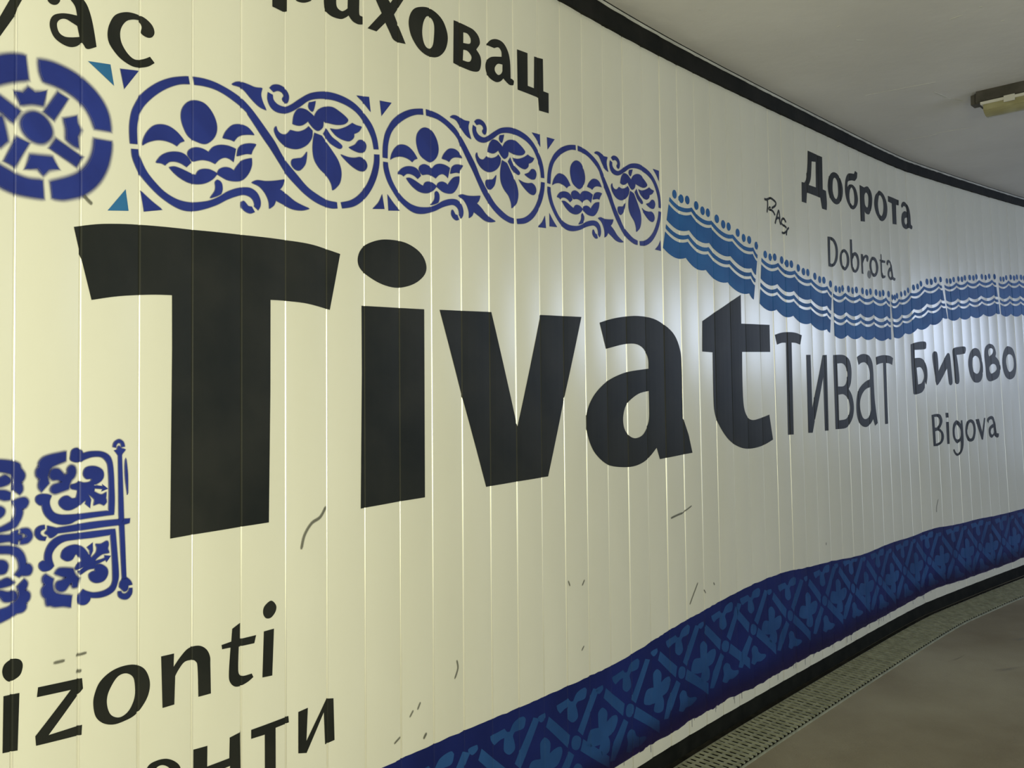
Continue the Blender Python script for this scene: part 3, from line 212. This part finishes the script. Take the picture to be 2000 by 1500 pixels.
def stroke_loop(pts, hw):
    n = len(pts); L = []; R = []
    for i, p in enumerate(pts):
        a = pts[max(i-1, 0)]; b = pts[min(i+1, n-1)]; dx, dy = b[0]-a[0], b[1]-a[1]; l = math.hypot(dx, dy) or 1
        h = hw*(0.55 if i in (0, n-1) else 1.0)
        L.append((p[0]-dy/l*h, p[1]+dx/l*h)); R.append((p[0]+dy/l*h, p[1]-dx/l*h))
    return R+L[::-1]
def paint(name, parts, mat, parent, lift=0.0008, fringe=0.0):
    """parts: list of [outer, hole, ...] loops of (s, z). One mesh that follows the slats and their joints."""
    bm = bmesh.new(); lay = bm.verts.layers.float.new('cov')
    for loops in parts:
        loops = [clean(l) for l in loops]; loops = [l for l in loops if len(l) >= 3]
        if not loops: continue
        loops = [l if (area2(l) > 0) == (i == 0) else l[::-1] for i, l in enumerate(loops)]
        tess = tessellate_polygon([[Vector((a, b, 0)) for a, b in l] for l in loops])
        vs = []
        for l in loops:
            for a, b in l:
                v = bm.verts.new((a, b, 0)); v[lay] = 1.0; vs.append(v)
        for t in tess:
            A, B, C = (vs[i].co for i in t)
            ar = (B.x-A.x)*(C.y-A.y)-(C.x-A.x)*(B.y-A.y)
            if abs(ar) < 1e-12: continue
            try: bm.faces.new([vs[i] for i in (t if ar > 0 else t[::-1])])
            except ValueError: pass
        if fringe:
            for l in loops:
                n = len(l); ring = []
                for i in range(n):
                    a, p, b = l[i-1], l[i], l[(i+1) % n]
                    d1 = Vector((p[0]-a[0], p[1]-a[1])); d2 = Vector((b[0]-p[0], b[1]-p[1]))
                    n1 = Vector((d1.y, -d1.x)).normalized(); n2 = Vector((d2.y, -d2.x)).normalized(); nn = n1+n2
                    nn = nn.normalized() if nn.length > 0.2 else n1
                    ring.append((p[0]+nn.x*fringe, p[1]+nn.y*fringe))
                for i in range(n):
                    j = (i+1) % n; q = []
                    for (a, b), c in ((l[j], 1.0), (l[i], 1.0), (ring[i], 0.0), (ring[j], 0.0)):
                        v = bm.verts.new((a, b, -0.0003)); v[lay] = c; q.append(v)
                    try: bm.faces.new(q)
                    except ValueError: pass
    if not bm.verts: bm.free(); return None
    s0 = min(v.co.x for v in bm.verts); s1 = max(v.co.x for v in bm.verts)
    for k in range(int(math.floor(s0/W))-1, int(math.floor(s1/W))+2):
        for t in BREAKS:
            s = k*W+t
            if s0 < s < s1:
                bmesh.ops.bisect_plane(bm, geom=bm.verts[:]+bm.edges[:]+bm.faces[:], dist=1e-6, plane_co=(s, 0, 0), plane_no=(1, 0, 0))
    for v in bm.verts:
        v.co = wall_point(v.co.x, v.co.y, section(v.co.x)-lift-v.co.z)
    return link(name, bm, mat, parent)
def painted(name, label, cat, at, group=None):
    o = empty(name, wall_point(at[0], at[1], -0.001)); return tag(o, label, cat, group)
def centre(parts):
    p = [q for l in parts for q in l[0]]; return (sum(q[0] for q in p)/len(p), sum(q[1] for q in p)/len(p))
def shapes(txt): return [[smooth_loop(l) for l in loops] for loops in decode(txt)]

# ---------------------------------------------------------------- the setting
bm = bmesh.new()
svals = []
for k in range(KMIN, KMAX):
    for t in BREAKS: svals.append(k*W+t)
svals.append(KMAX*W-1e-6)
rows = []
for s in svals:
    z0, z1 = zbot(s), ztop(s)
    rows.append([bm.verts.new(wall_point(s, z, section(s))) for z in (z0, z0+(z1-z0)*0.33, z0+(z1-z0)*0.67, z1)])
for a, b in zip(rows, rows[1:]):
    for i in range(3): bm.faces.new((a[i], b[i], b[i+1], a[i+1]))
# backing so the wall has a real thickness
back = [[bm.verts.new(wall_point(s, z, 0.06)) for z in (zbot(s), ztop(s))] for s in (k*W for k in range(KMIN, KMAX))]
for a, b in zip(back, back[1:]): bm.faces.new((a[0], a[1], b[1], b[0]))
M_LIP = noisy('bright_glint_lip', (0.80, 0.79, 0.72), (0.90, 0.89, 0.82), 8.0, 0.34, 0.5, stretch=(1, 1, 0.2)); M_LIP.node_tree.nodes['Principled BSDF'].inputs['Metallic'].default_value = 0.55  # slat lips made paler and part metallic to strengthen their glint
nb = len(BREAKS); lipn = len(LIPS)-1
bm.faces.ensure_lookup_table()
for j in range(len(svals)-1):
    if j % nb < lipn:
        for i in range(3): bm.faces[j*3+i].material_index = 1
WALL = tag(link('wall_left', bm, M_WALL, None, True), 'curved cream wall of narrow upright slats covered in painted words', kind='structure')

WALL.data.materials.append(M_LIP); WALL.data.set_sharp_from_angle(angle=math.radians(5))
D20 = Vector((0.75235, 0.658763)); P20 = PP[20]
def ceil_z(p): return 1.388-0.0108*((p.x-P20.x)*D20.x+(p.y-P20.y)*D20.y)
def floor_z(p): return -1.449+0.0451*((p.x-P20.x)*D20.x+(p.y-P20.y)*D20.y)
def slab(name, fz, thick, mat, label):
    bm = bmesh.new(); cs_ = [(-3.2, -7.5), (13, -7.5), (13, 13), (-3.2, 13)]
    a = [bm.verts.new((x, y, fz(Vector((x, y))))) for x, y in cs_]; b = [bm.verts.new((x, y, fz(Vector((x, y)))+thick)) for x, y in cs_]
    bm.faces.new(a); bm.faces.new(b[::-1])
    for i in range(4): bm.faces.new((a[i], b[i], b[(i+1) % 4], a[(i+1) % 4]))
    bmesh.ops.recalc_face_normals(bm, faces=bm.faces)
    return tag(link(name, bm, mat), label, kind='structure')
FLOOR = slab('floor', floor_z, -0.25, M_FLOOR, 'worn brown concrete floor beside the drain grating')
CEIL = slab('ceiling', ceil_z, 0.25, M_CEIL, 'grey painted concrete ceiling with scratches')
def ribbon(name, prof, mat, label=None, kind='structure', k0=KMIN, k1=KMAX, parent=None, jag=0.0):
    """sweep a closed profile [(offset, height function)] along the wall"""
    bm = bmesh.new(); rings = []; rj = random.Random(11)
    n = (k1-k0)*4
    for i in range(n+1):
        s = min((k0+(k1-k0)*i/n)*W, KMAX*W-1e-5)
        rings.append([bm.verts.new(wall_point(s, 0, o).xy.to_3d()+Vector((0, 0, zf(s)+(rj.uniform(-jag, jag) if jj else 0)))) if not lz else
                      bm.verts.new((lambda q: Vector((q.x, q.y, zf(s)+(rj.uniform(-jag, jag) if jj else 0))))(wall_point(s, zf(s), o))) for o, zf, lz, jj in prof])
    m_ = len(prof)
    for a, b in zip(rings, rings[1:]):
        for i in range(m_): bm.faces.new((a[i], b[i], b[(i+1) % m_], a[(i+1) % m_]))
    bm.faces.new(rings[0][::-1]); bm.faces.new(rings[-1])
    bmesh.ops.recalc_face_normals(bm, faces=bm.faces)
    o = link(name, bm, mat, parent)
    return tag(o, label, kind=kind) if parent is None else o
def cz(s): return ceil_z(wall_point(s, 1.35).xy)
def fz(s): return floor_z(wall_point(s, -1.4).xy)
ribbon('trim_1', [(-0.014, ztop, True, True), (-0.014, lambda s: cz(s)-0.010, True, True), (0.05, lambda s: cz(s)-0.010, True, False), (0.05, ztop, True, False)], M_TRIM, 'black painted fascia strip along the top of the slatted wall', jag=0.0014)
ribbon('trim_2', [(-0.019, lambda s: cz(s)-0.004, True, True), (-0.019, cz, True, False), (0.05, cz, True, False), (0.05, lambda s: cz(s)-0.010, True, False), (-0.015, lambda s: cz(s)-0.010, True, True)], M_BEAD, 'thin pale bead between the black fascia and the ceiling', jag=0.0012)
ribbon('trim_3', [(-0.0225, lambda s: cz(s)-0.0015, True, False), (-0.0225, cz, True, False), (-0.019, cz, True, False), (-0.019, lambda s: cz(s)-0.0015, True, False)], M_TRIM, 'hairline dark joint on the ceiling beside the pale bead')
ribbon('baseboard_left', [(0.010, lambda s: fz(s)-0.03, True, False), (0.010, lambda s: zbot(s)+0.012, True, False), (0.055, lambda s: zbot(s)+0.012, True, False), (0.055, lambda s: fz(s)-0.03, True, False)], M_BASE, 'black recessed skirting under the slatted wall')
bm = bmesh.new()
FARS = [[(-3.0, -3.6), (3.6, -3.6), (3.6, 0.1)], [(4.95, 1.66), (10.6, 6.6)]]  # near end walled off against sky light; gap added for the side fill
for far in FARS:
    fr_ = [[bm.verts.new((x, y, z)) for z in (-2.2, 1.7)] for x, y in far]; fb_ = [[bm.verts.new((x+0.15, y-0.1, z)) for z in (-2.2, 1.7)] for x, y in far]
    for a, b in zip(fr_, fr_[1:]): bm.faces.new((a[0], a[1], b[1], b[0]))
    for a, b in zip(fb_, fb_[1:]): bm.faces.new((a[0], b[0], b[1], a[1]))
    for i in range(len(far)-1): bm.faces.new((fr_[i][1], fb_[i][1], fb_[i+1][1], fr_[i+1][1]))
tag(link('wall_right', bm, M_FAR), 'plain opposite wall of the passage, plus an added end wall', kind='structure')

# ---------------------------------------------------------------- drain grating along the foot of the wall
def floor_at(s, d, h=0.0):
    q = wall_point(s, -1.4, -d); return Vector((q.x, q.y, floor_z(q.xy)+h))
gr = tag(empty('drain_grate', floor_at(3.0, 0.13)), 'long galvanised drain grating set in the floor along the foot of the wall', 'grate')
DIN, DOUT = 0.030, 0.215
bm_ = bmesh.new()
def sbar(bm, s0, s1, d0, d1, h0, h1):
    v = [bm.verts.new(floor_at(s, d, h)) for s in (s0, s1) for d in (d0, d1) for h in (h0, h1)]
    for f in ((0, 1, 3, 2), (4, 6, 7, 5), (0, 4, 5, 1), (2, 3, 7, 6), (0, 2, 6, 4), (1, 5, 7, 3)): bm.faces.new([v[i] for i in f])
s = -0.6
rg = random.Random(5)
while s < 8.6:
    e = rg.uniform(-0.0012, 0.0012)
    sbar(bm_, s+e, s+e+0.0080, DIN+0.003, DOUT-0.003, 0.006, 0.0135+rg.uniform(-0.001, 0.001)); s += 0.030
bmesh.ops.recalc_face_normals(bm_, faces=bm_.faces)
link('crossbar_grating', bm_, M_GRATE, gr)
bm_ = bmesh.new()
for d in (0.065, 0.108, 0.151, 0.190):
    for i in range(92): sbar(bm_, -0.6+i*0.1, -0.6+(i+1)*0.1, d-0.0045, d+0.0045, 0.002, 0.0085)
bmesh.ops.recalc_face_normals(bm_, faces=bm_.faces)
link('bearing_bar', bm_, M_GRATE, gr)
for d0, d1 in ((DIN-0.006, DIN), (DOUT, DOUT+0.006)):
    bm_ = bmesh.new()
    for i in range(92): sbar(bm_, -0.6+i*0.1, -0.6+(i+1)*0.1, d0, d1, -0.02, 0.007)
    bmesh.ops.recalc_face_normals(bm_, faces=bm_.faces)
    link('edge_frame', bm_, M_GRATE, gr)
bm_ = bmesh.new()
for i in range(92): sbar(bm_, -0.6+i*0.1, -0.6+(i+1)*0.1, -0.008, DOUT, -0.02, 0.0012)
bmesh.ops.recalc_face_normals(bm_, faces=bm_.faces)
link('channel_bed', bm_, M_PIT, gr)

# ---------------------------------------------------------------- ceiling lamps
def lamp(base, axis, length, label, lit=0.0):
    ax = Vector((axis[0], axis[1], 0)).normalized(); ay = Vector((-ax.y, ax.x, 0)); Z = Vector((0, 0, 1))
    b = Vector(base); root = tag(empty('ceiling_light', b), label, 'ceiling light')
    def sweep(name, prof, a0, a1, mat, smooth=False):
        bm = bmesh.new(); n = len(prof)
        A = [bm.verts.new(b+ax*a0+ay*p[0]+Z*p[1]) for p in prof]; B = [bm.verts.new(b+ax*a1+ay*p[0]+Z*p[1]) for p in prof]
        for i in range(n): bm.faces.new((A[i], B[i], B[(i+1) % n], A[(i+1) % n]))
        bm.faces.new(A[::-1]); bm.faces.new(B); bmesh.ops.recalc_face_normals(bm, faces=bm.faces)
        return link(name, bm, mat, root, smooth)
    sweep('housing', [(-0.050, -0.058), (-0.062, -0.050), (-0.055, 0.004), (0.055, 0.004), (0.062, -0.050), (0.050, -0.058)], 0.0, length, M_HOUS)
    bm = bmesh.new()
    for a0, a1 in ((-0.03, 0.0), (length, length+0.03)):
        add_box(bm, b+ax*(a0+a1)/2+Z*-0.028, ax*0.015, ay*0.030, Z*0.022)
    link('end_gland', bm, M_HOUS, root)
    sweep('rim', [(-0.064, -0.068), (-0.066, -0.056), (0.066, -0.056), (0.064, -0.068)], 0.02, length-0.02, M_RIM)
    prof = [(-0.058, -0.067)]+[(-0.056*math.cos(math.pi*i/10)**1 if False else -0.056+0.112*i/10, -0.070-0.045*math.sin(math.pi*(0.12+0.76*i/10))**0.6) for i in range(11)]+[(0.058, -0.067)]
    df = sweep('diffuser', prof, 0.03, length-0.03, M_DIFF if not lit else M_LIT, False)
    for c in (0.14, length/2, length-0.14):
        for sd in (-1, 1):
            bm = bmesh.new(); add_box(bm, b+ax*c+ay*(sd*0.0665)+Z*-0.066, ax*0.022, ay*0.004, Z*0.014)
            link('clip', bm, M_RIM, root)
    return root
M_LIT, t_, b_ = nt('lit_diffuser'); b_.inputs['Base Color'].default_value = (0.9, 0.88, 0.7, 1); b_.inputs['Emission Color'].default_value = (1.0, 0.97, 0.70, 1); b_.inputs['Emission Strength'].default_value = 6.0
la = Vector((0.71321, -0.700951)); lb = Vector((2.208326, 3.96942))
lamp((lb.x, lb.y, ceil_z(lb)), la, 1.27, 'unlit fluorescent batten with yellowed diffuser on the ceiling')
l2 = Vector((1.15, -1.3)); lamp((l2.x, l2.y, ceil_z(l2)), la, 1.27, 'lit fluorescent batten on the ceiling behind the viewer', lit=1.0)
pl = bpy.data.lights.new('batten_light', 'AREA'); pl.shape = 'RECTANGLE'; pl.size = 1.2; pl.size_y = 0.1; pl.energy = 30; pl.color = (1.0, 0.96, 0.70)
po = bpy.data.objects.new('batten_light', pl); COL.objects.link(po); po.location = (l2.x+la.x*0.63, l2.y+la.y*0.63, ceil_z(l2)-0.125); po.rotation_euler = (0, 0, math.atan2(la.y, la.x))

# ---------------------------------------------------------------- painted words
WORD_INFO = [
 ('tivat', 'tivat written in giant black Latin letters across the middle of the wall', 'painted word', 0.0008),
 ('tivat_cyr', 'tall thin black Cyrillic word painted right after the giant black word', 'painted word', 0.0008),
 ('bigovo', 'thick brushy black Cyrillic word under the blue lace border', 'painted word', 0.0008),
 ('bigova', 'small thin black Latin word bigova painted above the navy border', 'painted word', 0.0008),
 ('dobrota_cyr', 'bold black Cyrillic word just below the black fascia, above the thin Latin word dobrota', 'painted word', 0.0008),
 ('dobrota', 'thin black Latin word dobrota painted between bold Cyrillic word and blue lace border', 'painted word', 0.0011),
 ('izonti', 'black slanted Latin letters izonti under the blue floral stencil', 'painted word', 0.0008),
 ('onti', 'black Cyrillic letters cut off by the bottom edge, under the letters izonti', 'painted word', 0.0008),
 ('vas', 'black round letters above the blue ring medallion, cut by the top edge', 'painted word', 0.0008),
 ('rahovac', 'bold black Cyrillic word descending above the blue scroll ornaments', 'painted word', 0.0008),
]
for key, label, cat, lift in WORD_INFO:
    lets = [shapes(t) for t in WORDS[key]]
    root = painted('painted_word', label, cat, centre([lets[len(lets)//2][0]]), 'black place names painted on the wall')
    for sh in lets: paint('letter', sh, M_BLACK, root, lift)
tg = painted('graffiti_tag', 'small black marker scrawl sloping down between blue lace and bold Cyrillic word', 'graffiti', centre([[smooth_loop(decode(TAG[0])[0][0], 4, False)]]))
for t in TAG: paint('marker_stroke', [[stroke_loop(smooth_loop(decode(t)[0][0], 5, False), 0.0055)]], M_BLACK, tg, 0.0008)

# ---------------------------------------------------------------- blue ornaments
def ornament(name, label, items, mat, fringe, at, group=None, mp=None, fr_of=None):
    root = painted(name, label, 'painted ornament', at, group)
    for nm, txt in items:
        sh = shapes(txt)
        if mp: sh = [[[(mp[0]+a*mp[2]+b*mp[4], mp[1]+a*mp[3]+b*mp[5]) for a, b in l] for l in loops] for loops in sh]
        paint(nm, sh, mat, root, 0.0009, fr_of(nm) if fr_of else fringe)
    return root
c1 = centre([shapes(SCROLL[7][1])[0]])
G = 'blue scroll ornaments of the frieze'
ornament('scroll_ornament', 'largest blue flower scroll ornament, right beside the ring medallion', SCROLL, M_BLUE, 0.0030, c1, G)
for mp, lb_ in zip(SCROLL_MAPS, ('blue flower scroll ornament, middle one of the three in the frieze', 'smallest blue flower scroll ornament, next to the azure lace border')):
    ornament('scroll_ornament', lb_, SCROLL, M_BLUE, 0.0030, (mp[0]+c1[0]*mp[2]+c1[1]*mp[4], mp[1]+c1[0]*mp[3]+c1[1]*mp[5]), G, mp)
ornament('ring_medallion', 'blurry blue ring medallion with spokes and crowns at the wall end', MEDAL, M_BLUE, 0.010, (0.036, 0.461))
for (nm, txt), lb_ in zip(TRI, ('light blue triangle pointing down beside the letters above the medallion', 'light blue triangle pointing up under the medallion')):
    sh = shapes(txt); o = paint('painted_triangle', sh, M_CYAN, None, 0.0009, 0.0012); tag(o, lb_, 'painted ornament', 'light blue triangles by the medallion')
ornament('floral_stencil', 'blue sprayed floral tile stencil with pole and crossbar left of the giant letter', TILE, M_BLUE, 0.0, (0.06, -0.29), 'blue floral tile stencils',
         fr_of=lambda n: 0.0065 if n in ('scalloped_leaf', 'quatrefoil') else 0.0035)
ornament('floral_stencil', 'blue sprayed floral tile stencil cut by the edge, above the dot of izonti', TILE2, M_BLUE, 0.006, (-0.05, -0.29), 'blue floral tile stencils')

# lace border: five scallops to a stencil
LACE_LABELS = ['first azure lace segment, touching the small scroll ornament and sloping down', 'azure lace segment above the thin tall Cyrillic word, sloping down', 'nearly level azure lace segment under the thin word dobrota',
               'azure lace segment rising from the lowest point of the lace border', 'azure lace segment above the thick brushy Cyrillic word', 'last azure lace segment, cut by the right edge of the view']
SAG = 0.085
def lace_curve(T, B, v, sag, n=9):
    out = []
    for i in range(5):
        last = i == 4
        p = (T[i][0]+(B[i][0]-T[i][0])*v, T[i][1]+(B[i][1]-T[i][1])*v); q = (T[i+1][0]+(B[i+1][0]-T[i+1][0])*v, T[i+1][1]+(B[i+1][1]-T[i+1][1])*v)
        h = math.hypot(T[i][0]-B[i][0], T[i][1]-B[i][1])
        for j in range(n+(1 if last else 0)):
            t = j/n
            d = sag*h*(4*t*(1-t)) if not last else sag*h*0.25*(4*t*(1-t))
            out.append((p[0]+(q[0]-p[0])*t, p[1]+(q[1]-p[1])*t-d))
    return out
for (T, B), lb_ in zip(LACE, LACE_LABELS):
    root = painted('lace_border', lb_, 'painted lace border', ((T[2][0]+B[2][0])/2, (T[2][1]+B[2][1])/2), 'azure lace border segments')
    for nm, v0, v1 in (('thin_band', 0.0, 0.082), ('wide_band', 0.142, 0.455), ('thin_band', 0.540, 0.622), ('wide_band', 0.682, 1.0)):
        a = lace_curve(T, B, v0, SAG); b = lace_curve(T, B, v1, SAG)
        paint(nm, [[a+b[::-1]]], M_LACE, root, 0.0008)
    for i in range(5):
        h = math.hypot(T[i][0]-B[i][0], T[i][1]-B[i][1])
        for t in ((0.23, 0.53, 0.80) if i < 4 else (0.75,)):
            d = SAG*h*4*t*(1-t) if i < 4 else 0
            c = (T[i][0]+(T[i+1][0]-T[i][0])*t, T[i][1]+(T[i+1][1]-T[i][1])*t-d+0.158*h)
            r = 0.083*h
            paint('dot', [[[(c[0]+r*0.95*math.cos(q*math.pi/9), c[1]+r*math.sin(q*math.pi/9)) for q in range(18)]]], M_LACE, root, 0.0008)

# navy border with the lattice stencil
bt = [(-1.0, -0.93), (0.0, -0.95), (0.5, -0.965)]+BANDTOP+[(6.6, -0.825), (8.6, -0.80)]
b0 = BANDBOT[0]
bb = [(-1.0, zbot(-1.0)+0.045), (0.0, zbot(0)+0.045), (1.0, zbot(1.0)+0.045)]+BANDBOT+[(6.6, -1.13), (8.6, -1.03)]
def curve(pts, n=6): return smooth_loop([(a, b, False) for a, b in pts], n, False)
rb = random.Random(2)
ct = [(a, b+rb.uniform(-0.0016, 0.0016)) for a, b in curve(bt)]; cb = [(a, b+rb.uniform(-0.0035, 0.0035)) for a, b in curve(bb)]
border = painted('painted_border', 'navy border with steel blue lattice sweeping along the foot of the wall', 'painted border', (3.0, -1.05))
paint('navy_band', [[cb+ct[::-1]]], M_NAVY, border, 0.0006)
def top_at(s): return interp(s, [p[0] for p in bt], [p[1] for p in bt])
def bot_at(s): return interp(s, [p[0] for p in bb], [p[1] for p in bb])
UN = {'c': 'lattice_circle', 'b': 'lattice_bar', 'y': 'trefoil', 'q': 'clover', 'h': 'heart'}
cross = [(1.793-0.325*3, -1.190), (1.793-0.325*2, -1.190), (1.793-0.325, -1.189)]+[tuple(c) for c in CROSS]
while cross[-1][0] < 6.9: cross.append((cross[-1][0]+0.320, top_at(cross[-1][0]+0.32)-0.178))
for i, (cs_, cz_) in enumerate(cross):
    gap = (cs_-cross[i-1][0]) if i else 0.32
    sl = (cross[min(i+1, len(cross)-1)][1]-cross[max(i-1, 0)][1])/(cross[min(i+1, len(cross)-1)][0]-cross[max(i-1, 0)][0])
    for nm, txt in UNIT:
        if gap < 0.28 and nm in ('q', 'h'): continue
        sh = []
        for loops in shapes(txt):
            sh.append([[(cs_+a, min(max(cz_+b+a*sl, bot_at(cs_+a)+0.012), top_at(cs_+a)-0.012)) for a, b in l] for l in loops])
        paint(UN[nm], sh, M_MOTIF, border, 0.0009)
# dark violet overspray along its lower edge
bm = bmesh.new(); lay = bm.verts.layers.float.new('cov'); pr = None
for a, b in cb:
    q = [bm.verts.new((a, b+0.001, 0)), bm.verts.new((a, b+0.105, 0))]; q[0][lay] = 1.0; q[1][lay] = 0.0
    if pr: bm.faces.new((pr[0], q[0], q[1], pr[1]))
    pr = q
s0, s1 = cb[0][0], cb[-1][0]
for k in range(int(s0/W)-1, int(s1/W)+2):
    for t in BREAKS:
        if s0 < k*W+t < s1: bmesh.ops.bisect_plane(bm, geom=bm.verts[:]+bm.edges[:]+bm.faces[:], dist=1e-6, plane_co=(k*W+t, 0, 0), plane_no=(1, 0, 0))
for v in bm.verts: v.co = wall_point(v.co.x, v.co.y, section(v.co.x)-0.0013)
link('violet_overspray', bm, M_PURPLE, border)
# drips under the border
dr = []
rd = random.Random(9)
for i in range(46):
    s = rd.uniform(1.6, 6.2); z = bot_at(s); l = rd.uniform(0.006, 0.03)
    dr.append([[(s, z+0.004), (s, z-l), (s+0.0022, z-l), (s+0.0022, z+0.004)]])
paint('paint_drip', dr, M_NAVY, border, 0.0009)

# ---------------------------------------------------------------- scuffs and dirt on the wall
sc = []
for wd, t in SCUFF:
    sc.append([stroke_loop(smooth_loop(decode(t)[0][0], 5, False), 0.0011*wd)])
o = paint('scuff_marks', sc, M_SCUFF, None, 0.0007, 0.0035); o.parent = WALL; o['kind'] = 'stuff'
o = paint('grey_blot', shapes(BLOT), M_SCUFF, None, 0.0007, 0.004); o.parent = WALL
# joints darkened by dirt between some slats near the top, flakes of white paint on the ceiling
bm = bmesh.new()
def ceil_stroke(a, b, wdt):
    a = Vector(a); b = Vector(b); d = (b-a).normalized(); n = Vector((-d.y, d.x))*wdt
    q = [a-n*0.3, b-n, b+n, a+n*0.3]
    v = [bm.verts.new((p.x, p.y, ceil_z(p)-0.0012)) for p in q]; v2 = [bm.verts.new((p.x, p.y, ceil_z(p)+0.001)) for p in q]
    bm.faces.new(v)
    for i in range(4): bm.faces.new((v[i], v2[i], v2[(i+1) % 4], v[(i+1) % 4]))
for a, b, wd in [((1.6738, 3.9738), (1.9225, 3.8071), 0.0016), ((2.2986, 4.5488), (2.4444, 4.4378), 0.0016), ((2.1681, 4.6844), (2.3131, 4.5667), 0.001), ((1.9795, 3.9354), (2.069, 4.0032), 0.006), ((2.0809, 4.017), (2.1726, 4.0523), 0.003), ((1.6587, 3.175), (1.6887, 3.141), 0.004), ((1.3801, 3.3562), (1.4086, 3.3611), 0.004), ((1.8591, 3.1889), (1.8682, 3.1846), 0.004), ((1.7133, 3.0749), (1.7222, 3.0709), 0.004), ((1.3553, 4.2461), (1.3661, 4.2155), 0.003), ((1.039, 3.4899), (1.0469, 3.4952), 0.003), ((1.8443, 4.3517), (1.8488, 4.3436), 0.003), ((2.3989, 4.8307), (2.4057, 4.8208), 0.003), ((1.2584, 3.2347), (1.2664, 3.2303), 0.003), ((0.6984, 3.095), (0.7031, 3.0909), 0.003), ((1.2833, 3.5227), (1.29, 3.5175), 0.002)]: ceil_stroke(a, b, wd)
bmesh.ops.recalc_face_normals(bm, faces=bm.faces)
o = link('paint_scratches', bm, M_CRACK); o.parent = CEIL; o['kind'] = 'stuff'
# pale dust patches and small litter on the floor
for i, pts in enumerate([[(2.1645, 4.2584), (2.2936, 4.332), (2.3213, 4.3592), (2.2663, 4.3051), (2.1898, 4.2479)], [(2.2842, 4.1152), (2.3808, 4.145), (2.5128, 4.1568), (2.435, 4.1104), (2.3204, 4.0833)], [(2.6052, 4.5318), (2.7346, 4.5652), (2.7756, 4.5424), (2.6624, 4.4905)]]):
    bm = bmesh.new(); lay = bm.verts.layers.float.new('cov')
    c = sum((Vector(p) for p in pts), Vector((0, 0)))/len(pts)
    vc = bm.verts.new((c.x, c.y, floor_z(c)+0.0012)); vc[lay] = 1.0
    vs = []
    for p in pts:
        p = Vector(p); v = bm.verts.new((p.x, p.y, floor_z(p)+0.0012)); v[lay] = 0.0; vs.append(v)
    for j in range(len(vs)): bm.faces.new((vc, vs[j], vs[(j+1) % len(vs)]))
    bmesh.ops.recalc_face_normals(bm, faces=bm.faces)
    o = link('dust_patch', bm, M_STAIN); o.parent = FLOOR
for (x, y), r, lb_ in zip([(1.2932, 3.7415), (0.7962, 3.298)], (0.02, 0.010), ('small crumpled paper scrap on the floor beside the drain grating', 'tiny white litter chip on the floor near the bottom edge')):
    bm = bmesh.new(); bmesh.ops.create_icosphere(bm, subdivisions=2, radius=1.0)
    fzz = floor_z(Vector((x, y)))
    for v in bm.verts:
        n = noise.noise(v.co*1.7+Vector((x, y, 0)))
        v.co = Vector((x+v.co.x*r*1.5*(1+0.5*n), y+v.co.y*r*0.6*(1+0.4*n), fzz+r*0.18+v.co.z*r*0.2*(1+0.6*n)))
    tag(link('paper_scrap', bm, M_PAPER), lb_, 'litter')
